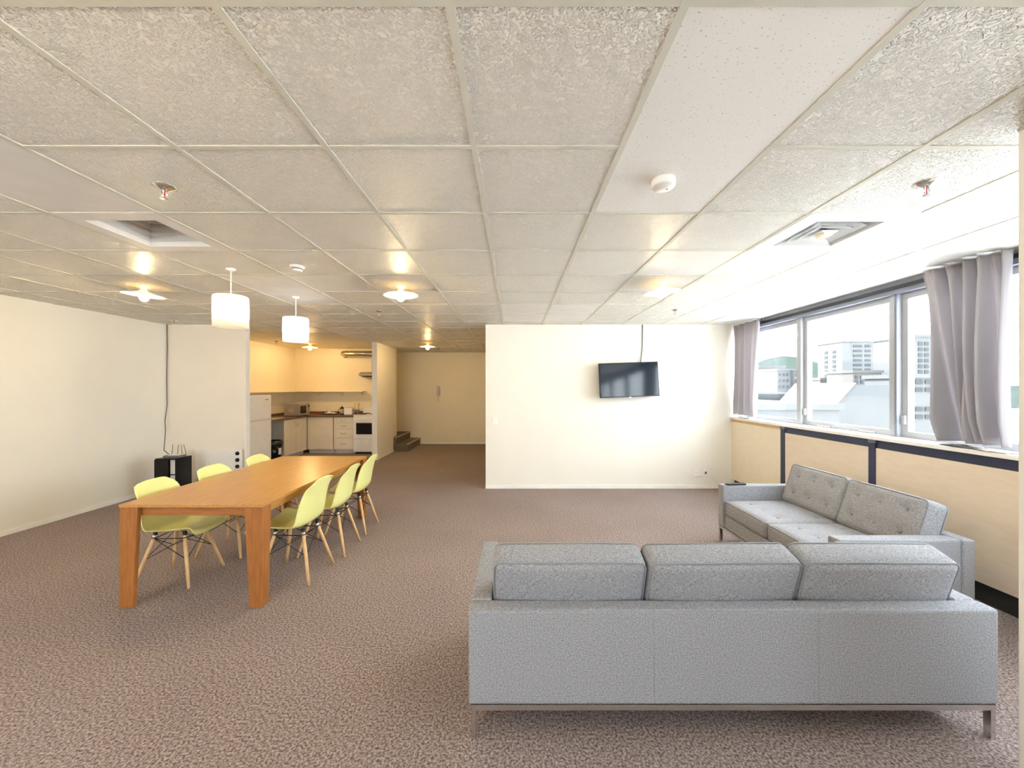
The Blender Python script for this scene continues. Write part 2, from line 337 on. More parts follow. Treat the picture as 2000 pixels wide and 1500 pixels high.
structure(box('trim_1', 3.345, 3.60, -1.24, YB, 1.08, 1.112, 'white', bev=0.004), 'long white window sill above the cream boards', 'window sill')
tr = structure(box('trim_2', 3.50, 3.62, -1.24, YB, 2.43, 2.541, 'slate'), 'slate blue window head under the ceiling with curtain track', 'window head')
box('curtain_track', 3.485, 3.50, -1.2, YB - 0.02, 2.47, 2.50, 'black_metal', tr)
WY = [6.06, 4.86, 3.64, 2.42, 1.2, -0.02, -1.24]
box('upper_wall', 3.46, 3.75, YR, -1.24, 1.06, HT, 'wall', wr)
wlab = ['first window from the television wall, half behind the narrow curtain', 'wide window between the two slate mullions, towards the white tower', 'window behind the wide grey curtain', 'window above the boards beyond the grey pillar', 'window next after the pillar towards the rear wall', 'last window of the row, nearest the rear wall']
for k in range(len(WY) - 1):
    y1, y0 = WY[k] - 0.035, WY[k+1] + 0.035
    o = empty('window_%d' % (k + 1), (3.60, (y0 + y1) / 2, 1.112), wlab[k], 'window', kind='structure')
    h = (y1 - y0) / 2; z1 = 2.43 - 1.112
    fw = 0.055
    for nm, a in (('bottom_rail', (-h, h, 0, fw)), ('top_rail', (-h, h, z1 - fw, z1)), ('stile', (-h, -h + fw, fw, z1 - fw)), ('stile', (h - fw, h, fw, z1 - fw))):
        box(nm, -0.03, 0.03, a[0], a[1], a[2], a[3], 'win_frame', o, 0.004)
    box('pane', 0.0, 0.006, -h + fw, h - fw, fw, z1 - fw, 'glass', o)
    box('latch', -0.05, -0.03, h - fw + 0.01, h - 0.01, 0.12, 0.2, 'chrome', o, 0.004)
    if k in (1,):
        for s in (-0.3, 0.25): box('stay', -0.045, -0.03, s - 0.09, s + 0.09, 0.008, 0.02, 'chrome', o)
    if k > 0:
        t = structure(box('trim_%d' % (k + 2), 3.53, 3.64, WY[k] - 0.035, WY[k] + 0.035, 1.112, 2.43, 'win_frame', bev=0.004), ['', 'slim mullion beside the first window', 'mullion between the wide window and the grey curtain', 'mullion behind the wide grey curtain', 'mullion just past the pillar', 'mullion third from the rear wall', 'mullion second from the rear wall', ''][k], 'mullion')
        if k == 2: box('cover_strip', 3.522, 3.53, WY[k] - 0.033, WY[k] - 0.012, 1.12, 2.43, 'slate', t)

# ------------------------------------------------------------------ curtains
def curtain(name, label, topr, botr, z0, z1, folds, seed, amp):
    rnd = random.Random(seed); ph = [rnd.uniform(0, 6.28) for _ in range(6)]
    def fn(u, v):
        t = v                                    # 0 at the sill, 1 at the track
        a = botr[0] + (topr[0] - botr[0]) * (t ** 0.8); b = botr[1] + (topr[1] - botr[1]) * (t ** 1.3)
        bulge = 0.035 * math.sin(math.pi * t) * (1 if len(folds) < 4 else 1.4)
        b2 = b + bulge * 0.3; a2 = a - bulge
        wv = u + 0.03 * math.sin(5 * t + ph[0]) * math.sin(math.pi * u)
        y = a2 + (b2 - a2) * wv
        s = sum(f[1] * math.sin(f[0] * 2 * math.pi * u + p + f[2] * (1 - t)) for f, p in zip(folds, ph))
        k = amp * (0.55 + 0.65 * (1 - t)) * (1 - 0.25 * max(0, 0.12 - t) / 0.12)
        gather = 0.012 * math.sin(19 * 2 * math.pi * u + ph[3]) * max(0, (t - 0.86) / 0.14)
        x = 3.43 - k * s * 0.5 + gather
        x = min(x, 3.478)
        return (x, y, z0 + (z1 - z0) * t)
    o = empty(name, (0, 0, 0), label, 'curtain')
    grid_mesh('drape', 130, 40, fn, 'curtain', o, 0.003)
    n = 10
    for i in range(n):
        y = topr[0] + (topr[1] - topr[0]) * (i + 0.5) / n
        lathe('hook', [(0, 0), (0.006, 0.002), (0.006, 0.012), (0, 0.014)], 'lining', o, 6, (3.475, y, z1 - 0.004))
    return o
nc = curtain('curtain', 'narrow mauve grey curtain gathered in the corner by the television wall', (6.06, 5.44), (6.06, 5.52), 1.155, 2.525, [(4, 1.0, 0.4), (7, 0.5, -0.5), (2, 0.5, 0.6)], 3, 0.08)
tube('cord', [(3.44, YB - 0.015, 2.52), (3.43, YB - 0.015, 2.36), (3.46, YB - 0.02, 2.30), (3.5, YB - 0.03, 2.33)], 0.006, 'cable', nc)
curtain('curtain', 'wide mauve grey curtain hanging in folds to the sill beside the pillar', (3.30, 2.70), (3.09, 2.69), 1.155, 2.525, [(5, 1.0, 0.9), (8, 0.5, -1.2), (2, 0.9, 1.0), (13, 0.22, 0.5)], 11, 0.135)
def crumple(name, x0, x1, y0, y1, z, h, m, label, cat, seed):
    rnd = random.Random(seed); ph = [(rnd.uniform(8, 34), rnd.uniform(8, 34), rnd.uniform(0, 6)) for _ in range(6)]
    def fn(u, v):
        s = sum(math.sin(a * u + b * v + c) for a, b, c in ph) / 6
        e = min(1, 6 * min(u, 1 - u), 6 * min(v, 1 - v))
        return (x0 + (x1 - x0) * (u + 0.06 * math.sin(9 * v + seed)), y0 + (y1 - y0) * (v + 0.05 * math.sin(7 * u + seed)), z + 0.006 + h * abs(s) * (0.4 + 0.6 * e))
    return tag(grid_mesh(name, 22, 30, fn, m, None, 0.002), label, cat)
crumple('folded_cloth', 3.36, 3.45, 2.84, 3.14, 1.112, 0.03, 'dark_cloth', 'crumpled dark cloth on the sill under the wide curtain', 'cloth', 2)
crumple('paper_sheet', 3.345, 3.47, 2.66, 2.86, 1.112, 0.02, 'lining', 'creased white sheet on the sill beside the crumpled dark cloth', 'sheet', 5)
crumple('lining_scrap', 3.38, 3.47, 5.62, 5.98, 1.112, 0.03, 'lining', 'crumpled white lining on the sill under the narrow curtain', 'cloth', 8)

# ------------------------------------------------------------------ sofas
def cushion_mesh(name, sx, sy, sz, r=0.035, puff=(0, 0, 0), dimples=(), daxis=None, n=(26, 8, 16), dr=0.035, dd=0.022):
    """rounded, slightly puffed box; dimples pressed into the +daxis face"""
    bm = bmesh.new(); idx = {}
    h = Vector((sx / 2, sy / 2, sz / 2))
    def pt(u, v, w_):
        key = (round(u, 5), round(v, 5), round(w_, 5))
        if key in idx: return idx[key]
        p = Vector((u * h.x, v * h.y, w_ * h.z))
        c = Vector([max(-(h[k] - r), min(h[k] - r, p[k])) for k in range(3)])
        d = p - c
        if d.length > 1e-9: p = c + d.normalized() * r
        q = (u, v, w_)
        for k in range(3):
            a, b = q[(k+1) % 3], q[(k+2) % 3]
            p[k] += puff[k] * q[k] * (1 - a*a) ** 0.7 * (1 - b*b) ** 0.7 if abs(q[k]) > 0.5 else 0
        if daxis is not None and q[daxis] > 0.5:
            o1, o2 = [k for k in range(3) if k != daxis]
            for (da, db) in dimples:
                rr = ((p[o1] - da) ** 2 + (p[o2] - db) ** 2) / (dr * dr)
                p[daxis] -= dd * math.exp(-rr)
        idx[key] = bm.verts.new(p); return idx[key]
    L = [[-1 + 2 * i / n[k] for i in range(n[k] + 1)] for k in range(3)]
    for k in range(3):
        a, b = (k+1) % 3, (k+2) % 3
        for s in (-1, 1):
            for i in range(n[a]):
                for j in range(n[b]):
                    f = []
                    for (ii, jj) in ((i, j), (i+1, j), (i+1, j+1), (i, j+1)):
                        q = [0, 0, 0]; q[k] = s; q[a] = L[a][ii]; q[b] = L[b][jj]; f.append(pt(*q))
                    if len(set(f)) == 4:
                        try: bm.faces.new(f)
                        except ValueError: pass
    me = bpy.data.meshes.new(name); bmesh.ops.recalc_face_normals(bm, faces=bm.faces); bm.to_mesh(me); bm.free()
    for p in me.polygons: p.use_smooth = True
    return me
def rr_path(a, b, r, n=5):
    """rounded rectangle with half sizes a, b"""
    out = []
    for (cx, cy, t0) in ((a - r, b - r, 0), (-a + r, b - r, 90), (-a + r, -b + r, 180), (a - r, -b + r, 270)):
        for i in range(n + 1):
            t = R(t0 + 90 * i / n); out.append((cx + r * math.cos(t), cy + r * math.sin(t)))
    return out
def make_sofa(name, label, W, D, n, loc, rz, group, lean=18, seams=()):
    s = empty(name, loc, label, 'sofa', rz, group)
    T = 0.10; zb, zt = 0.158, 0.58
    lg = 0.011
    for x in (0.012, W - 0.034):
        for y in (0.004, D - 0.03):
            box('leg', x, x + 0.022, y, y + 0.03, 0, 0.137, 'chrome', s, 0.001)
    box('rail', 0.01, W - 0.01, 0.002, 0.026, 0.133, 0.157, 'chrome', s, 0.001); box('rail', 0.01, W - 0.01, D - 0.026, D - 0.002, 0.133, 0.157, 'chrome', s, 0.001)
    for x in (0.006, W - 0.03): box('rail', x, x + 0.024, 0.026, D - 0.026, 0.133, 0.157, 'chrome', s, 0.001)
    bp = box('back_panel', 0, W, 0, 0.088, zb, zt, 'fabric', s, 0.014, 3)
    for x in seams: box('seam', x - 0.0015, x + 0.0015, -0.0015, 0.004, zb + 0.01, zt - 0.012, 'piping', bp)
    tube('piping', [(0.008, 0.006, zt - 0.005), (W * .3, 0.004, zt - 0.007), (W * .6, 0.004, zt - 0.006), (W - 0.008, 0.006, zt - 0.005)], 0.0035, 'piping', bp, 6)
    for x in (0, W - T):
        a = box('arm', x, x + T, 0.09, D, zb, zt, 'fabric', s, 0.014, 3)
        for xx in (x + 0.006, x + T - 0.006):
            tube('piping', [(xx, 0.1, zt - 0.005), (xx, D - 0.012, zt - 0.005), (xx, D - 0.004, zt - 0.016), (xx, D - 0.004, zb + 0.01)], 0.0035, 'piping', a, 6)
    box('seat_deck', T, W - T, 0.088, D - 0.015, zb, 0.285, 'fabric', s, 0.008)
    cw = (W - 2 * T) / n; sd = D - 0.10
    bx, by = cw * 0.3, sd * 0.22
    db = [(i * bx, j * by + 0.03) for i in (-1, 0, 1) for j in (-1, 1)]
    me_s = cushion_mesh('seat_cushion', cw - 0.008, sd, 0.15, 0.03, (0.0, 0.006, 0.018), db, 2, (30, 24, 6))
    hb, tb = 0.375, 0.155
    dbb = [(i * bx, j * hb * 0.22) for i in (-1, 0, 1) for j in (-1, 1)]
    me_b = cushion_mesh('back_cushion', cw - 0.012, tb, hb, 0.032, (0.004, 0.016, 0.008), dbb, 1, (30, 6, 20))
    btn = None
    a = R(lean); u = Vector((0, -math.sin(a), math.cos(a))); nn = Vector((0, math.cos(a), math.sin(a)))
    for i in range(n):
        cx = T + cw * (i + 0.5)
        c = link('seat_cushion', me_s, 'fabric', s); c.location = (cx, 0.09 + sd / 2, 0.285 + 0.072)
        hx, hy = (cw - 0.008) / 2 - 0.004, sd / 2 - 0.004
        tube('piping', [(p[0], p[1], 0.066) for p in rr_path(hx, hy, 0.03)], 0.0042, 'piping', c, 6, True)
        for (px, py) in db: lathe('button', [(0.013, -0.002), (0.011, 0.004), (0, 0.006)], 'piping', c, 10, (px, py, 0.0725))
        c = link('back_cushion', me_b, 'fabric', s)
        jit = (0.0, 0.006, -0.004)[i % 3]
        c.location = Vector((cx, 0.155, 0.405)) + u * (hb / 2) + nn * (tb / 2); c.rotation_euler = (a + jit, 0, jit * 3)
        hx, hz = (cw - 0.012) / 2 - 0.004, hb / 2 - 0.004
        for yy in (-tb / 2 + 0.010, tb / 2 - 0.010):
            tube('piping', [(p[0], yy, p[1]) for p in rr_path(hx, hz, 0.035)], 0.0042, 'piping', c, 6, True)
        for (px, pz) in dbb:
            b = lathe('button', [(0.013, -0.002), (0.011, 0.004), (0, 0.006)], 'piping', c, 10); b.location = (px, tb / 2 - 0.004, pz); b.rotation_euler = (R(-90), 0, 0)
    return s
make_sofa('sofa', 'long three-seat grey fabric sofa seen from its flat seamed back', 2.357, 0.785, 3, (-0.205, 1.735, 0), 0, 'grey sofas', 17, (0.825, 1.555))
make_sofa('sofa', 'two-seat grey fabric sofa with buttoned cushions against the cream boards', 1.51, 0.88, 2, (2.98, 2.526, 0), R(90), 'grey sofas', 18)
rm = empty('remote_control', (2.24, 3.965, 0.581), 'small dark remote control lying on the sofa arm', 'remote', R(4))
box('body', -0.10, 0.10, -0.022, 0.022, 0, 0.016, 'black_matt', rm, 0.004)
for i in range(5):
    for j in (-1, 0, 1): box('key', -0.07 + i * 0.025, -0.058 + i * 0.025, j * 0.012 - 0.004, j * 0.012 + 0.004, 0.016, 0.018, 'cable', rm)

# ------------------------------------------------------------------ dining table
TX0, TX1, TY0, TY1, TZ = -2.812, -1.797, 2.785, 4.75, 0.735
tb = empty('dining_table', ((TX0 + TX1) / 2, (TY0 + TY1) / 2, 0), 'long honey oak dining table with tapered legs', 'table')
hx, hy = (TX1 - TX0) / 2, (TY1 - TY0) / 2
box('tabletop', -hx - 0.004, hx + 0.004, -hy - 0.004, hy + 0.004, TZ - 0.022, TZ, 'oak', tb, 0.003)
def t_leg(sx, sy):
    bm = bmesh.new(); t = 0.032                  # two mitred boards in an L, tapering downwards
    def q(a): return [(hx, hy), (hx - a, hy), (hx - a, hy - t), (hx - t, hy - t), (hx - t, hy - a * 0.82), (hx, hy - a * 0.82)]
    top = [bm.verts.new((sx * x, sy * y, TZ - 0.022)) for x, y in q(0.128)]; bot = [bm.verts.new((sx * x, sy * y, 0)) for x, y in q(0.09)]
    bm.faces.new(top); bm.faces.new(bot[::-1])
    for i in range(6): bm.faces.new((top[i], top[(i+1) % 6], bot[(i+1) % 6], bot[i]))
    bmesh.ops.recalc_face_normals(bm, faces=bm.faces); bmesh.ops.bevel(bm, geom=list(bm.edges), offset=0.0015, segments=1, affect='EDGES')
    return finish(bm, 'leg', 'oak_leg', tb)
for sx in (-1, 1):
    for sy in (-1, 1): t_leg(sx, sy)
for s in (-1, 1):
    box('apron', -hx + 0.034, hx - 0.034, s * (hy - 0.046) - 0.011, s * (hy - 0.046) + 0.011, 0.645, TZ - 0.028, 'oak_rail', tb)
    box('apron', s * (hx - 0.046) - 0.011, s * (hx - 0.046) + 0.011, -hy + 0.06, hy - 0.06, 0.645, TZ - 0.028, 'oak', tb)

# ------------------------------------------------------------------ moulded chairs
PROF = [(0.235, 0.405), (0.228, 0.425), (0.20, 0.436), (0.14, 0.434), (0.06, 0.424), (-0.03, 0.417), (-0.11, 0.421), (-0.17, 0.442), (-0.205, 0.485), (-0.222, 0.55), (-0.236, 0.63), (-0.252, 0.71), (-0.268, 0.775), (-0.278, 0.815)]
def prof(t):
    f = t * (len(PROF) - 1); i = min(int(f), len(PROF) - 2); f -= i
    P = [PROF[max(0, min(len(PROF) - 1, k))] for k in (i - 1, i, i + 1, i + 2)]
    return tuple(0.5 * (2 * P[1][c] + (P[2][c] - P[0][c]) * f + (2 * P[0][c] - 5 * P[1][c] + 4 * P[2][c] - P[3][c]) * f * f + (3 * P[1][c] - P[0][c] - 3 * P[2][c] + P[3][c]) * f ** 3) for c in (0, 1))
def shell_pt(u, v):
    s = 2 * u - 1; x, z = prof(v)
    wd = 0.205 + 0.035 * math.sin(math.pi * min(1, v / 0.62)) ** 0.8
    if v > 0.5: wd = 0.238 - 0.055 * ((v - 0.5) / 0.5) ** 1.6
    if v > 0.86: wd *= math.sqrt(max(0.0, 1 - ((v - 0.86) / 0.14) ** 2 * 0.30))
    if v < 0.12: wd *= math.sqrt(1 - ((0.12 - v) / 0.12) ** 2 * 0.35)
    e = abs(s) ** 3
    k = max(0.0, min(1.0, (v - 0.42) / 0.22))              # 0 on the seat, 1 on the back
    lift = 0.045 * (1 - k) * min(1, v / 0.16); fwd = 0.05 * math.sin(math.pi * min(1, max(0, (v - 0.38) / 0.6))) ** 1.0
    if v > 0.86: z -= 0.035 * abs(s) ** 4 * ((v - 0.86) / 0.14)
    if v < 0.12: x -= 0.03 * s * s * (0.12 - v) / 0.12
    return (x * 0.97 + 0.03 + fwd * e, s * wd * 0.97, z + lift * e)
def make_chair():
    c = empty('dining_chair', (0, 0, 0), 'x', 'chair')
    grid_mesh('seat_shell', 26, 52, shell_pt, 'lime', c, 0.006)
    tops, feet = {}, {}
    for sx in (-1, 1):
        for sy in (-1, 1):
            tp = Vector((sx * 0.115 - 0.01, sy * 0.105, 0.385)); ft = Vector((sx * 0.215 - 0.01, sy * 0.195, 0.0))
            tops[sx, sy], feet[sx, sy] = tp, ft
            d = ft - tp
            bm = bmesh.new(); a_tube(bm, [tp, tp + d * 0.3, tp + d * 0.7, ft], [0.0125, 0.0145, 0.0125, 0.010], 10); finish(bm, 'leg', 'beech', c, True)
            tube('leg_socket', [tp - d * 0.02, tp + d * 0.06], 0.0165, 'chrome', c, 8)
            lathe('mount', [(0, 0), (0.014, 0), (0.014, 0.035), (0, 0.035)], 'black_metal', c, 10, (tp.x, tp.y, 0.382))
    bm = bmesh.new()
    ring = [(-1, -1), (1, -1), (1, 1), (-1, 1)]
    for k in range(4):
        p, q = ring[k], ring[(k + 1) % 4]
        a0, b0 = tops[p].lerp(feet[p], 0.06), tops[q].lerp(feet[q], 0.06); a1, b1 = tops[p].lerp(feet[p], 0.46), tops[q].lerp(feet[q], 0.46)
        a_tube(bm, [a0, b1], 0.003, 6); a_tube(bm, [b0, a1], 0.003, 6); a_tube(bm, [a0, b0], 0.004, 6)
    finish(bm, 'wire_brace', 'black_metal', c, True)
    return c
proto = make_chair(); first = True
for (x, y, rz, lab) in (
    (-2.75, 3.235, 2, 'lime moulded chair on the white wall side of the table, end away from the kitchen'),
    (-2.71, 3.79, -2, 'lime moulded chair on the white wall side of the table, middle of three'),
    (-2.66, 4.38, 1, 'lime moulded chair on the white wall side of the table, end nearest the kitchen'),
    (-1.845, 3.30, 178, 'lime moulded chair on the sofa side of the table, end away from the kitchen'),
    (-1.80, 3.80, 182, 'lime moulded chair on the sofa side of the table, middle of three'),
    (-1.81, 4.35, 181, 'lime moulded chair on the sofa side of the table, end nearest the kitchen')):
    c = proto if first else copy_tree(proto); first = False
    c.location = (x, y, 0); c.rotation_euler = (0, 0, R(rz)); tag(c, lab, 'chair', 'lime chairs around the dining table')

# ------------------------------------------------------------------ lamps
def ceiling_lamp(x, y, label, bulb, tilt=0.0):
    o = empty('ceiling_light', (x, y, CEIL), label, 'lamp', 0, 'round shaded ceiling lights')
    lathe('base', [(0, 0), (0.045, 0), (0.045, -0.012), (0.022, -0.02), (0.02, -0.05), (0, -0.05)], 'white', o, 20)
    s = lathe('shade', [(0.02, -0.03), (0.035, -0.05), (0.09, -0.068), (0.165, -0.085), (0.168, -0.088), (0.16, -0.088), (0.09, -0.074), (0.034, -0.058), (0.02, -0.038)], 'lampshade', o, 32, close=True)
    s.rotation_euler = (0, R(tilt), 0)
    lathe('bulb', [(0, -0.05), (0.014, -0.055), (0.016, -0.07), (0.030, -0.09), (0.036, -0.108), (0.030, -0.13), (0.016, -0.142), (0, -0.145)], bulb, o, 16)
ceiling_lamp(-3.58, 3.78, 'cream disc ceiling light with bare bulb above the long white wall side', 'bulb_warm', 4)
ceiling_lamp(-1.10, 3.78, 'cream disc ceiling light with bare bulb just past the dining table', 'bulb_warm', -2)
ceiling_lamp(1.37, 3.66, 'cream disc ceiling light with bare bulb above the sofas', 'bulb_warm', -5)
ceiling_lamp(-3.58, 0.42, 'cream disc ceiling light over the open carpet by the long white wall', 'bulb_warm')  # added lamp outside the view, gives more light from above
ceiling_lamp(-1.10, 0.42, 'cream disc ceiling light over the carpet left of the long sofa', 'bulb_warm')  # second added lamp outside the view, same purpose
ceiling_lamp(-4.55, 8.70, 'small lit ceiling light over the kitchen', 'bulb_kitchen')
ceiling_lamp(-1.90, 8.55, 'small lit ceiling light over the hall', 'bulb_kitchen')
def pendant(x, y, label, bulb):
    o = empty('pendant_lamp', (x, y, CEIL), label, 'lamp', 0, 'drum pendants over the dining table')
    lathe('ceiling_rose', [(0, 0), (0.035, 0), (0.035, -0.01), (0.012, -0.022), (0, -0.022)], 'white', o, 20)
    tube('cord', [(0, 0, -0.015), (0, 0, -0.28)], 0.005, 'white', o)
    lathe('shade', [(0.012, -0.224), (0.118, -0.226), (0.125, -0.235), (0.127, -0.36), (0.124, -0.485), (0.121, -0.485), (0.123, -0.36), (0.121, -0.238), (0.115, -0.230), (0.012, -0.228)], 'shade', o, 40, close=True)
    lathe('lamp_holder', [(0, -0.22), (0.02, -0.225), (0.02, -0.30), (0, -0.30)], 'white', o, 14)
    lathe('bulb', [(0, -0.30), (0.016, -0.305), (0.018, -0.325), (0.034, -0.35), (0.04, -0.375), (0.034, -0.40), (0.018, -0.415), (0, -0.418)], bulb, o, 16)
    for a in (40, 160, 280): lathe('screw', [(0, 0), (0.004, 0), (0.004, 0.004), (0, 0.004)], 'cable', o, 6, (0.126 * math.cos(R(a)), 0.126 * math.sin(R(a)), -0.262))
pendant(-2.335, 3.22, 'cream-lit white drum pendant over the table end away from the kitchen', 'bulb_cream')
pendant(-2.36, 4.22, 'cool white glowing drum pendant over the table end nearest the kitchen', 'bulb_cool')

# ------------------------------------------------------------------ ceiling fittings
def sprinkler(x, y, label):
    o = empty('fire_sprinkler', (x, y, CEIL), label, 'sprinkler', 0, 'metal fire sprinklers in the ceiling')
    lathe('escutcheon', [(0, 0.0), (0.05, 0.0), (0.05, -0.003), (0.03, -0.012), (0.014, -0.022), (0, -0.022)], 'chrome', o, 20)
    for s in (-1, 1): tube('yoke', [(s * 0.012, 0, -0.02), (s * 0.013, 0, -0.04), (s * 0.003, 0, -0.058)], 0.0028, 'chrome', o, 6)
    tube('glass_link', [(0, 0, -0.02), (0, 0, -0.056)], 0.0025, 'red', o, 6)
    lathe('deflector', [(0, -0.056), (0.016, -0.056), (0.016, -0.059), (0, -0.059)], 'chrome', o, 12)
for x, y, l in ((-1.70, 1.9, 'metal sprinkler beside the square recessed vent'), (1.97, 1.87, 'metal sprinkler near the louvred white air vent'), (-1.73, 5.0, 'metal sprinkler between the dining table and the hall'), (2.02, 4.92, 'metal sprinkler above the television side of the sofas'), (-4.93, 5.66, 'metal sprinkler in the corner above the black cabinet'), (-5.0, 8.2, 'metal sprinkler above the refrigerator'), (-1.87, 9.65, 'metal sprinkler past the hall light')): sprinkler(x, y, l)
def detector(x, y, label, k):
    o = empty('smoke_detector', (x, y, CEIL), label, 'smoke detector', 0, 'round smoke detectors')
    if k == 0: lathe('body', [(0, 0), (0.052, 0), (0.054, -0.01), (0.054, -0.03), (0.048, -0.038), (0, -0.04)], 'white', o, 28)
    else:
        lathe('base', [(0, 0), (0.055, 0), (0.055, -0.012), (0.04, -0.016), (0, -0.016)], 'white', o, 28)
        lathe('sensor', [(0.036, -0.014), (0.036, -0.035), (0.03, -0.042), (0, -0.044)], 'white', o, 24); lathe('slot_ring', [(0.0375, -0.02), (0.0375, -0.028), (0.035, -0.028), (0.035, -0.02)], 'cable', o, 24, close=True)
    lathe('indicator', [(0, 0), (0.004, 0), (0.004, -0.002), (0, -0.002)], 'red', o, 8, (0.02, 0.01, -0.039 if k == 0 else -0.0425))
detector(0.70, 1.84, 'round white smoke detector on the plain speckled ceiling tile', 0)
detector(-1.75, 3.15, 'round white smoke detector on a textured tile near the pendants', 1)

def frame4(o, name, a, b, z0, z1, m):
    for (x0, x1, y0, y1) in ((-a, a, -a, -b), (-a, a, b, a), (-a, -b, -b, b), (b, a, -b, b)): box(name, x0, x1, y0, y1, z0, z1, m, o)
vx = (GX[5] + GX[6]) / 2; vy = (GY[3] + GY[4]) / 2
o = empty('return_air_vent', (vx, vy, CEIL), 'square recessed return vent with stepped inner sides in the ceiling', 'air vent')
frame4(o, 'frame', 0.306, 0.21, -0.004, 0.014, 'plain_tile')
frame4(o, 'inner_wall', 0.225, 0.21, 0.014, 0.33, 'plain_tile')
for k in range(7):
    frame4(o, 'rib', 0.21, 0.196 - 0.0 * k, 0.03 + 0.04 * k, 0.045 + 0.04 * k, 'plain_tile')
box('back_plate', -0.225, 0.225, -0.225, 0.225, 0.33, 0.34, 'panel_pale', o)
vx = (GX[12] + GX[13]) / 2; vy = (GY[3] + GY[4]) / 2
o = empty('supply_air_vent', (vx, vy, CEIL), 'white square louvred air diffuser near the windows', 'air vent')
frame4(o, 'frame', 0.306, 0.20, -0.006, 0.012, 'white_gloss')
frame4(o, 'neck', 0.212, 0.20, 0.012, 0.12, 'win_frame')
for k, a in enumerate((0.19, 0.145, 0.10)):
    bm = bmesh.new(); zz = 0.012
    lo = [bm.verts.new((sx * a, sy * a, -0.004)) for sx, sy in ((-1,-1),(1,-1),(1,1),(-1,1))]; hi = [bm.verts.new((sx * (a - 0.045), sy * (a - 0.045), 0.05)) for sx, sy in ((-1,-1),(1,-1),(1,1),(-1,1))]
    for i in range(4): bm.faces.new((lo[i], lo[(i+1) % 4], hi[(i+1) % 4], hi[i]))
    bmesh.ops.solidify(bm, geom=list(bm.faces), thickness=0.004); finish(bm, 'louvre', 'white_gloss', o)
box('core', -0.05, 0.05, -0.05, 0.05, -0.002, 0.004, 'white_gloss', o); box('top_plate', -0.212, 0.212, -0.212, 0.212, 0.12, 0.13, 'slate', o)
box('damper', -0.03, 0.03, -0.035, 0.035, -0.02, -0.002, 'panel_pale', o, 0.004)

# ------------------------------------------------------------------ television and wall plates
tv = empty('television', (1.735, 5.94, 1.685), 'black flat television hung slightly crooked on the cream wall', 'television')
tv.rotation_euler = (R(-3), R(-2.1), R(3))
box('casing', -0.455, 0.455, -0.02, 0.025, -0.262, 0.262, 'black', tv, 0.004)
box('screen', -0.444, 0.444, -0.0225, -0.0195, -0.245, 0.252, 'screen', tv)
box('badge', -0.014, 0.014, -0.024, -0.02, -0.269, -0.260, 'chrome', tv)
box('wall_bracket', -0.12, 0.12, 0.025, 0.115, -0.1, 0.1, 'black_metal', tv)
tag(tube('television_cable', [(1.985, YB - 0.012, CEIL), (1.985, YB - 0.012, 2.35), (1.978, YB - 0.012, 2.15), (1.95, YB - 0.03, 1.98), (1.94, YB - 0.06, 1.90)], 0.007, 'cable'), 'grey cable running from the ceiling down to the television', 'cable')
def plate(x, z, label, rock, group=None):
    o = empty('wall_socket' if rock != 1 else 'light_switch', (x, YB, z), label, 'socket' if rock != 1 else 'light switch', 0, group)
    box('plate', -0.037, 0.037, -0.009, 0, -0.06, 0.06, 'white_gloss', o, 0.002)
    if rock == 1: box('rocker', -0.01, 0.01, -0.014, -0.009, -0.016, 0.016, 'white', o, 0.002); box('rocker', -0.01, 0.01, -0.014, -0.009, 0.02, 0.04, 'white', o, 0.002)
    else:
        box('rocker', -0.008, 0.008, -0.014, -0.009, 0.02, 0.04, 'white', o, 0.002)
        for s in (-1, 1): box('pin_slot', s * 0.011 - 0.002, s * 0.011 + 0.002, -0.0098, -0.0088, -0.014, 0.0, 'cable', o)
        box('pin_slot', -0.0015, 0.0015, -0.0098, -0.0088, -0.034, -0.02, 'cable', o)
        if rock == 3: box('plug', 0.002, 0.022, -0.03, -0.009, -0.02, 0.012, 'cable', o, 0.004)
plate(-0.30, 1.05, 'white light switch near the free edge of the television wall', 1)
plate(2.82, 0.252, 'white wall socket beside the socket with a dark plug', 2); plate(2.952, 0.252, 'white wall socket with a small dark plug', 3)
tag(tube('wall_cable', [(3.05, YB - 0.02, 0.22), (3.09, YB - 0.02, 0.15), (3.14, YB - 0.02, 0.07), (3.2, YB - 0.03, 0.012)], 0.004, 'cable_white'), 'thin white cable trailing down to the skirting by the sofa', 'cable')

# ------------------------------------------------------------------ corner by the beige wall
o = empty('panel_heater', (-4.555, YB - 0.012, 0.16), 'flat white panel heater on the beige wall', 'heater')
box('panel', -0.345, 0.26, -0.07, -0.045, 0, 0.455, 'white', o, 0.006); box('bracket', -0.25, 0.2, -0.045, 0.0, 0.12, 0.34, 'white', o)
cp = box('control_strip', 0.262, 0.365, -0.078, -0.04, 0.0, 0.465, 'white_gloss', o, 0.006)
for z in (0.20, 0.30, 0.40):
    k = lathe('knob', [(0, 0), (0.03, 0), (0.028, 0.014), (0, 0.016)], 'black', cp, 18); k.location = (0.313, -0.078, z); k.rotation_euler = (R(90), 0, 0)
o = empty('black_cabinet', (-4.80, 5.51, 0), 'small glossy black cabinet standing in the corner behind the chairs', 'cabinet')
box('top', -0.145, 0.145, -0.13, 0.13, 0.57, 0.59, 'black', o, 0.002); box('bottom', -0.145, 0.145, -0.13, 0.13, 0.03, 0.05, 'black', o, 0.002)
for x in (-0.145, 0.13): box('side', x, x + 0.015, -0.13, 0.13, 0.05, 0.57, 'black', o)
box('door', -0.143, 0.045, -0.146, -0.13, 0.04, 0.575, 'black', o, 0.002); box('back', -0.13, 0.13, 0.118, 0.13, 0.05, 0.57, 'black', o)
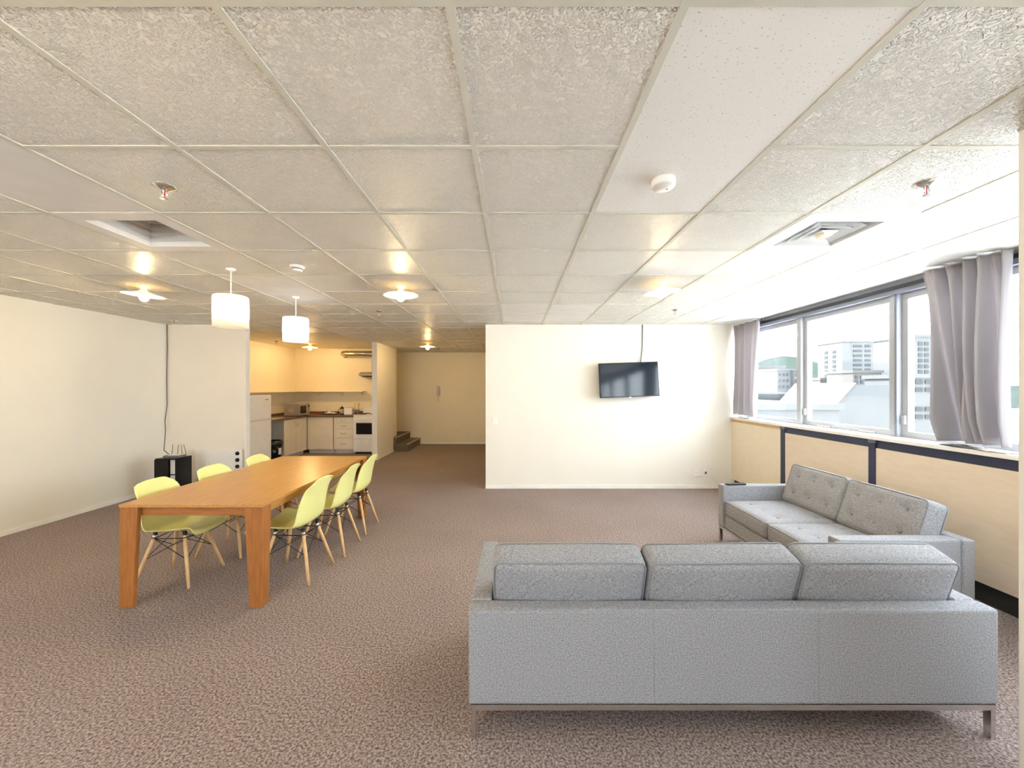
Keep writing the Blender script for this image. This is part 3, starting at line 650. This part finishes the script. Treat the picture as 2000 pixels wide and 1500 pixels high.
box('divider', 0.03, 0.13, -0.09, -0.08, 0.05, 0.57, 'white', o); box('shelf', 0.045, 0.13, -0.125, -0.09, 0.36, 0.372, 'black', o)  # white board added so the open bay looks light inside
for x in (-0.12, 0.12):
    for y in (-0.1, 0.1): box('foot', x - 0.015, x + 0.015, y - 0.015, y + 0.015, 0, 0.03, 'black_matt', o)
o = empty('wifi_router', (-4.79, 5.52, 0.591), 'grey wireless router with upright aerials on the black cabinet', 'router'); o.scale = (0.8, 0.8, 0.8)
prism('body', [(-0.14, -0.09), (0.12, -0.10), (0.17, -0.02), (0.13, 0.09), (-0.12, 0.1), (-0.16, 0.02)], 'z', 0.0, 0.03, 'dark_cloth', o, 0.006)
box('lid', -0.09, 0.10, -0.05, 0.06, 0.03, 0.042, 'white_gloss', o, 0.005)
for x, dx in ((-0.13, 0.01), (-0.03, 0.012), (0.05, -0.015), (0.13, -0.055)): tube('aerial', [(x, 0.08, 0.02), (x + dx * 0.3, 0.085, 0.07), (x + dx, 0.09, 0.205)], [0.006, 0.005, 0.004], 'cable', o, 6)
tag(tube('corner_cable', [(XL + 0.015, YB - 0.02, CEIL), (XL + 0.02, YB - 0.02, 2.2), (XL + 0.012, YB - 0.022, 1.7), (XL + 0.02, YB - 0.022, 1.3), (XL - 0.0 + 0.012, YB - 0.05, 1.05), (XL + 0.03, YB - 0.06, 0.92), (XL + 0.10, YB - 0.15, 0.8), (XL + 0.2, YB - 0.28, 0.64), (-4.93, 5.60, 0.596)], 0.006, 'cable'), 'dark cable running down the wall corner to the black cabinet', 'cable')

# ------------------------------------------------------------------ kitchen
CZ = 0.91
o = empty('refrigerator', (-5.17, 7.49, 0), 'tall white refrigerator with top freezer', 'refrigerator')
box('body', -0.30, 0.27, -0.31, 0.31, 0.03, 1.41, 'white_gloss', o, 0.008)
d = box('freezer_door', 0.275, 0.32, -0.31, 0.31, 0.945, 1.42, 'white_gloss', o, 0.012, 3); box('badge', 0.3205, 0.324, 0.12, 0.22, 1.325, 1.345, 'silver', d)
box('main_door', 0.275, 0.32, -0.31, 0.31, 0.05, 0.935, 'white_gloss', o, 0.012, 3)
for x in (-0.25, 0.22):
    for y in (-0.27, 0.27): lathe('foot', [(0, 0), (0.02, 0), (0.02, 0.03), (0, 0.03)], 'black_matt', o, 10, (x, y, 0))
def handle(parent, pts): return tube('handle', pts, 0.006, 'chrome', parent, 6)
# two-door base unit on the left run, front at x = -4.9
o = empty('base_cabinet', (-5.2, 8.78, 0), 'cream two-door kitchen cabinet beside the rubbish bin', 'cabinet')
box('body', -0.31, 0.28, -0.46, 0.44, 0.1, CZ - 0.04, 'cab_side', o); box('plinth', -0.31, 0.22, -0.46, 0.44, 0, 0.1, 'cab_side', o)
for s, (y0, y1) in ((1, (-0.458, -0.008)), (-1, (-0.004, 0.438))):
    dd = box('door', 0.282, 0.30, y0, y1, 0.105, CZ - 0.045, 'cab', o, 0.002)
    yh = -0.05 if s == 1 else 0.04
    handle(dd, [(0.30, yh, 0.82), (0.325, yh, 0.80), (0.33, yh, 0.76), (0.325, yh, 0.72), (0.30, yh, 0.70)])
o = empty('corner_cabinet', (-4.6, 9.56, 0), 'blank cream corner panel cabinet between doors and drawers', 'cabinet')
box('body', -0.34, 0.30, -0.28, 0.28, 0.1, CZ - 0.04, 'cab_side', o); box('plinth', -0.30, 0.30, -0.22, 0.28, 0, 0.1, 'cab_side', o); box('front_panel', -0.30, 0.30, -0.30, -0.282, 0.105, CZ - 0.045, 'cab', o, 0.002)
o = empty('drawer_unit', (-4.045, 9.56, 0), 'cream kitchen drawer unit with four drawers beside the stove', 'drawer unit')
box('body', -0.235, 0.235, -0.28, 0.28, 0.1, CZ - 0.04, 'cab_side', o); box('plinth', -0.235, 0.235, -0.22, 0.28, 0, 0.1, 'cab_side', o)
for z0, z1 in ((0.735, 0.862), (0.595, 0.729), (0.375, 0.589), (0.105, 0.369)):
    dd = box('drawer', -0.233, 0.233, -0.30, -0.282, z0, z1, 'cab', o, 0.002); zc = (z0 + z1) / 2
    handle(dd, [(-0.06, -0.30, zc + 0.012), (-0.055, -0.322, zc), (0, -0.326, zc - 0.006), (0.055, -0.322, zc), (0.06, -0.30, zc + 0.012)])
o = empty('kitchen_worktop', (-5.2, 9.0, CZ - 0.04), 'brown laminate worktop turning the kitchen corner', 'worktop')
prism('top', [(-0.315, -1.18), (0.32, -1.18), (0.32, 0.23), (1.385, 0.23), (1.385, 0.855), (-0.315, 0.855)], 'z', 0, 0.04, 'counter', o, 0.006)
# stove
o = empty('stove', (-3.50, 9.53, 0), 'white freestanding stove with dark oven window', 'stove')
box('body', -0.29, 0.29, -0.31, 0.30, 0.05, 0.90, 'white_gloss', o, 0.004); box('plinth', -0.27, 0.27, -0.27, 0.28, 0, 0.05, 'black_matt', o)
box('hob', -0.295, 0.295, -0.33, 0.30, 0.90, 0.925, 'white_gloss', o, 0.004)
dd = box('oven_door', -0.285, 0.285, -0.345, -0.312, 0.37, 0.80, 'white_gloss', o, 0.006); box('oven_window', -0.22, 0.22, -0.348, -0.344, 0.47, 0.735, 'black', dd); tube('handle', [(-0.24, -0.345, 0.772), (-0.24, -0.375, 0.772), (0.24, -0.375, 0.772), (0.24, -0.345, 0.772)], 0.009, 'white', dd)
box('control_panel', -0.285, 0.285, -0.335, -0.31, 0.81, 0.895, 'white', o, 0.004)
box('storage_drawer', -0.285, 0.285, -0.345, -0.312, 0.07, 0.345, 'white_gloss', o, 0.008)
box('splash_guard', -0.29, 0.29, 0.265, 0.30, 0.925, 1.08, 'white_gloss', o, 0.004)
for x, y in ((-0.14, -0.15), (0.14, -0.15), (-0.14, 0.1), (0.14, 0.1)): lathe('hot_plate', [(0, 0.925), (0.085, 0.925), (0.08, 0.937), (0, 0.937)], 'black_matt', o, 20, (x, y, 0))
# things on the worktop
o = empty('microwave_oven', (-5.09, 9.17, CZ), 'silver microwave oven standing in the worktop corner', 'microwave')
box('body', -0.17, 0.15, -0.245, 0.225, 0.012, 0.285, 'silver', o, 0.006)
box('door', 0.152, 0.172, -0.245, 0.10, 0.014, 0.283, 'silver', o, 0.004); box('window', 0.172, 0.1745, -0.19, 0.06, 0.06, 0.235, 'black', o); box('control_panel', 0.152, 0.172, 0.103, 0.225, 0.014, 0.283, 'silver', o, 0.004)
k = lathe('dial', [(0, 0), (0.022, 0), (0.02, 0.014), (0, 0.015)], 'black', o, 14); k.location = (0.172, 0.165, 0.22); k.rotation_euler = (0, R(90), 0)
for z in (0.10, 0.13, 0.16): box('vent_slot', -0.06, 0.05, -0.2465, -0.244, z, z + 0.008, 'lining', o)
for x in (-0.13, 0.12):
    for y in (-0.2, 0.18): box('foot', x - 0.012, x + 0.012, y - 0.012, y + 0.012, 0, 0.013, 'black_matt', o)
o = empty('coffee_press', (-4.19, 9.5, CZ), 'glass coffee press with black lid and handle', 'coffee press')
lathe('beaker', [(0, 0.004), (0.045, 0.004), (0.045, 0.15), (0.042, 0.15), (0.042, 0.01), (0, 0.01)], 'silver', o, 20); lathe('base_ring', [(0, 0), (0.05, 0), (0.05, 0.02), (0.045, 0.024)], 'black', o, 20)
lathe('lid', [(0.05, 0.145), (0.05, 0.165), (0.03, 0.18), (0.008, 0.185), (0.008, 0.20), (0.014, 0.21), (0, 0.22)], 'black', o, 20); tube('handle', [(-0.045, 0, 0.13), (-0.09, 0, 0.12), (-0.09, 0, 0.05), (-0.045, 0, 0.035)], 0.007, 'black', o)
o = empty('bread_bin', (-4.02, 9.52, CZ), 'white boxy toaster beside the coffee press', 'toaster')
box('body', -0.10, 0.10, -0.09, 0.09, 0.008, 0.165, 'white_gloss', o, 0.018, 3); box('base', -0.095, 0.095, -0.085, 0.085, 0, 0.012, 'cab_side', o)
for y in (-0.03, 0.03): box('slot', -0.075, 0.075, y - 0.011, y + 0.011, 0.163, 0.167, 'black_matt', o)
box('lever', 0.10, 0.115, -0.012, 0.012, 0.10, 0.115, 'black', o)
o = empty('utensil_pot', (-3.865, 9.62, CZ), 'dark round pot of kitchen utensils beside the stove', 'pot')
lathe('pot', [(0, 0), (0.045, 0), (0.05, 0.11), (0.046, 0.11), (0.041, 0.008), (0, 0.008)], 'dark_cloth', o, 18)
for a, dx, dy in ((0, 0.02, 0.01), (1, -0.03, 0.0), (2, 0.0, 0.03)): tube('utensil', [(dx * 0.3, dy * 0.3, 0.01), (dx, dy, 0.12), (dx * 2.2, dy * 2, 0.27)], [0.005, 0.005, 0.009], 'wood_edge', o, 6)
o = empty('drying_tray', (-4.50, 9.56, CZ), 'dark tray piled with folded tea towels on the worktop', 'tray')
prism('tray', rr_path(0.17, 0.11, 0.03), 'z', 0, 0.018, 'black_matt', o)
tag(crumple('tea_towel', -4.60, -4.37, 9.48, 9.64, CZ + 0.018, 0.06, 'lining', 'pale folded tea towel lying on the dark tray', 'towel', 4), 'pale folded tea towel lying on the dark tray', 'towel')
crumple('red_cloth', -4.82, -4.68, 9.42, 9.62, CZ, 0.05, 'red', 'red cloth on the worktop beside the dark tray', 'cloth', 9)
o = empty('kitchen_sink', (-5.12, 8.25, CZ), 'steel sink set in the worktop beside the refrigerator', 'sink')
frame = prism('rim', rr_path(0.17, 0.24, 0.05), 'z', 0, 0.006, 'chrome', o); prism('bowl', rr_path(0.145, 0.21, 0.05), 'z', 0.006, 0.008, 'cab_side', o)
tube('tap', [(-0.13, 0, 0.006), (-0.13, 0, 0.14), (-0.11, 0, 0.18), (-0.05, 0, 0.19), (-0.02, 0, 0.17)], 0.011, 'chrome', o)
# bin
o = empty('rubbish_bin', (-4.99, 8.06, 0), 'black rubbish bin lined with a black bag under the worktop', 'bin')
lathe('bucket', [(0, 0), (0.155, 0), (0.185, 0.44), (0.178, 0.44), (0.148, 0.01), (0, 0.01)], 'black', o, 20)
lathe('bag', [(0.176, 0.36), (0.192, 0.37), (0.2, 0.43), (0.188, 0.475), (0.17, 0.47), (0.15, 0.43), (0.05, 0.41), (0, 0.41)], 'bag', o, 17)
box('paper_tag', 0.168, 0.188, -0.075, -0.005, 0.20, 0.33, 'lining', o)
# shelves
o = empty('wall_shelf', (XK, 8.2, 1.46), 'long cream shelf running round the kitchen corner', 'shelf')
box('board', 0, 0.24, -1.9, 1.66, 0, 0.022, 'wall_kitchen', o, 0.002); box('board', 0.24, 1.78, 1.42, 1.66, 0, 0.022, 'wall_kitchen', o, 0.002)
for x in (0.6, 1.2, 1.7): prism('bracket', [(1.66, 0), (1.50, 0), (1.66, -0.10)], 'x', x, x + 0.01, 'wall_kitchen', o)
# hood and duct
o = empty('range_hood', (-3.45, 9.86, 1.80), 'flat brown range hood above the stove', 'range hood')
prism('canopy', [(0, 0.0), (-0.49, 0.055), (-0.49, 0.085), (-0.38, 0.14), (0, 0.16)], 'x', -0.29, 0.29, 'silver', o, 0.003); box('filter', -0.24, 0.24, -0.40, -0.08, 0.006, 0.02, 'cab_side', o); box('flue', -0.08, 0.08, -0.19, -0.03, 0.15, 0.522, 'duct', o)
o = empty('vent_duct', (-4.25, 9.62, 2.40), 'shiny metal ventilation duct bending into the kitchen wall', 'duct')
tube('pipe', [(0, 0.24, 0), (0.0, 0.10, 0), (0.03, 0.03, 0), (0.10, 0, 0), (1.16, 0, 0)], 0.068, 'duct', o, 18)
for x in (0.12, 0.36, 0.70): bm = bmesh.new(); a_tube(bm, [(x, 0, 0), (x + 0.015, 0, 0)], 0.073, 18); finish(bm, 'collar', 'duct', o, True)
bm = bmesh.new(); a_tube(bm, [(0, 0.225, 0), (0, 0.24, 0)], 0.09, 18); finish(bm, 'wall_flange', 'duct', o, True)

# ------------------------------------------------------------------ hall
st = empty('hall_steps', (-2.62, 9.58, 0), 'dark carpeted steps rising behind the kitchen wall end', 'steps', kind='structure')
for k in range(2):
    x1 = -0.28 * k; z1 = 0.175 * (k + 1)
    a = box('step', -2.45, x1, 0.0 if k == 0 else 0.015 * k, 1.29, z1 - 0.175, z1, 'stair', st)
    box('nosing', x1 - 0.03, x1 + 0.006, 0.0, 1.29, z1 - 0.022, z1 + 0.004, 'nosing', a)
o = empty('intercom_phone', (-2.115, YH, 1.45), 'cream wall intercom handset on the hall wall', 'intercom')
box('cradle', -0.045, 0.045, -0.035, 0, -0.11, 0.13, 'silver', o, 0.006); box('handset', -0.03, 0.03, -0.075, -0.037, -0.10, 0.17, 'cab_side', o, 0.012, 3)
tube('cord', [(0, -0.03, -0.10), (0.012, -0.03, -0.15), (-0.01, -0.03, -0.20), (0.01, -0.03, -0.25), (0.0, -0.02, -0.11)], 0.006, 'cab', o, 6)
box('button_plate', -0.025, 0.025, -0.02, 0, -0.29, -0.2, 'cab', o, 0.003)

# ------------------------------------------------------------------ the city beyond the windows
GZ = -16.0
def wx(px, Y): return (px - 1005) / 764 * Y
def wz(py, Y): return EYE + (757 - py) / 764 * Y
structure(box('ground', -500, 900, -500, 900, GZ - 1, GZ, 'ground'), 'pale city ground far below the windows', 'ground')
def building(name, label, x0, x1, ytop, Y, depth, m, rows=(), side=(), roof=None):
    """a block whose near face stands at depth Y; rows: window rectangles on that face as (x0, x1, y0, y1) in the photo's frame"""
    a, b, t = wx(x0, Y), wx(x1, Y), wz(ytop, Y)
    o = empty(name, ((a + b) / 2, Y, GZ), label, 'building')
    h = (b - a) / 2; H = t - GZ
    box('walls', -h, h, 0, depth, 0, H, m, o)
    box('parapet', -h - 0.3, h + 0.3, -0.3, depth + 0.3, H - 0.02, H + 0.6, m, o)
    cx = (a + b) / 2
    for (u0, u1, v0, v1) in rows: box('window', wx(u0, Y) - cx, wx(u1, Y) - cx, -0.15, 0.1, wz(v1, Y) - GZ, wz(v0, Y) - GZ, 'bld_win', o)
    for (d0, d1, v0, v1) in side: box('window', -h - 0.15, -h + 0.1, d0, d1, v0, v1, 'bld_win', o)
    return o
rows = [(u, u2, 674 + 9.2 * k, 678.5 + 9.2 * k) for k in range(6) for (u, u2) in ((1666, 1683), (1689, 1700), (1706, 1718))]
tw = building('office_tower', 'tall white office tower with rows of strip windows', 1645, 1742, 668, 150, 12, 'bld_white', rows)
Hs = wz(668, 150) - GZ
for k in range(6):
    for d0 in (3.0, 7.0): box('window', -9.67, -9.4, d0, d0 + 1.5, Hs - 4 - 1.9 * k, Hs - 2.9 - 1.9 * k, 'bld_win', tw)
building('apartment_block', 'white block with small square windows below the wooded hill', 1518, 1582, 724, 120, 14, 'bld_white', [(x, x + 4, 729 + 12 * k, 734 + 12 * k) for k in range(3) for x in (1521, 1529, 1536, 1553, 1561, 1569)] + [(1544, 1549, 722.5, 756)])
building('stepped_block', 'plain white block stepping down beside the small-windowed block', 1468, 1532, 718, 150, 20, 'bld_cream', [(1470, 1524, 731, 733)])
building('low_shop_row', 'low cream row of buildings at the foot of the tower', 1602, 1664, 742, 110, 8, 'bld_cream', [(x, x + 9, 762, 766) for x in (1606, 1622, 1638, 1652)] + [(1604, 1616, 748, 751), (1622, 1636, 748, 751)])
building('ornate_facade', 'ornate old facade in front of the tower', 1666, 1722, 728, 95, 8, 'bld_cream', [(x, x + 5, 734 + 9 * k, 740 + 9 * k) for k in range(2) for x in (1670, 1680, 1690, 1700, 1711)])
building('hotel_block', 'tall pale building with square windows beside the wide curtain', 1783, 1850, 658, 90, 10, 'bld_white', [(x, x + 8, 668 + 11 * k, 675 + 11 * k) for k in range(6) for x in (1793, 1805, 1820)])
building('lower_office', 'low white office with paired windows below the tall pale building', 1780, 1862, 738, 60, 8, 'bld_white', [(x, x + 14, y, y + 8) for y in (742, 757, 795, 810) for x in (1787, 1806, 1826)])
building('flat_roof_hall', 'long flat pale blue roof below the window', 1480, 1700, 777, 60, 30, 'bld_blue')
building('parapet_roof', 'pale flat roof with a low wall beneath the first window', 1470, 1640, 800, 40, 16, 'bld_white')
o = empty('gabled_hall', (wx(1690, 48), 48, GZ), 'large white gabled building in front of the ornate facade', 'building')
h = wx(1742, 48) - wx(1690, 48); H0, H1 = wz(812, 48) - GZ, wz(752, 48) - GZ
prism('body', [(wx(1628, 48) - wx(1690, 48), 0), (h, 0), (h, H1), (wx(1668, 48) - wx(1690, 48), H1), (wx(1632, 48) - wx(1690, 48), wz(793, 48) - GZ)], 'y', 0, 10, 'bld_white', o)
prism('gable_coping', [(wx(1630, 48) - wx(1690, 48), wz(794, 48) - GZ), (wx(1667, 48) - wx(1690, 48), H1), (wx(1669, 48) - wx(1690, 48), H1 + 0.3), (wx(1628, 48) - wx(1690, 48), wz(793, 48) - GZ)], 'y', -0.3, 10.2, 'bld_cream', o)
def hill(u, v):
    x = 180 + 420 * u; y = 330 + 180 * v
    e = math.sin(math.pi * v) * (8 + 31 * math.exp(-((u - 0.25) / 0.11) ** 2) + 9 * math.exp(-((u - 0.42) / 0.12) ** 2) + 1.8 * math.sin(40 * u + 9 * v) + 1.2 * math.sin(83 * u + 20 * v))
    return (x, y, GZ + 10 * math.sin(math.pi * v) + e)
structure(grid_mesh('hill', 80, 12, hill, 'hill'), 'hazy green wooded hill on the skyline', 'hill')
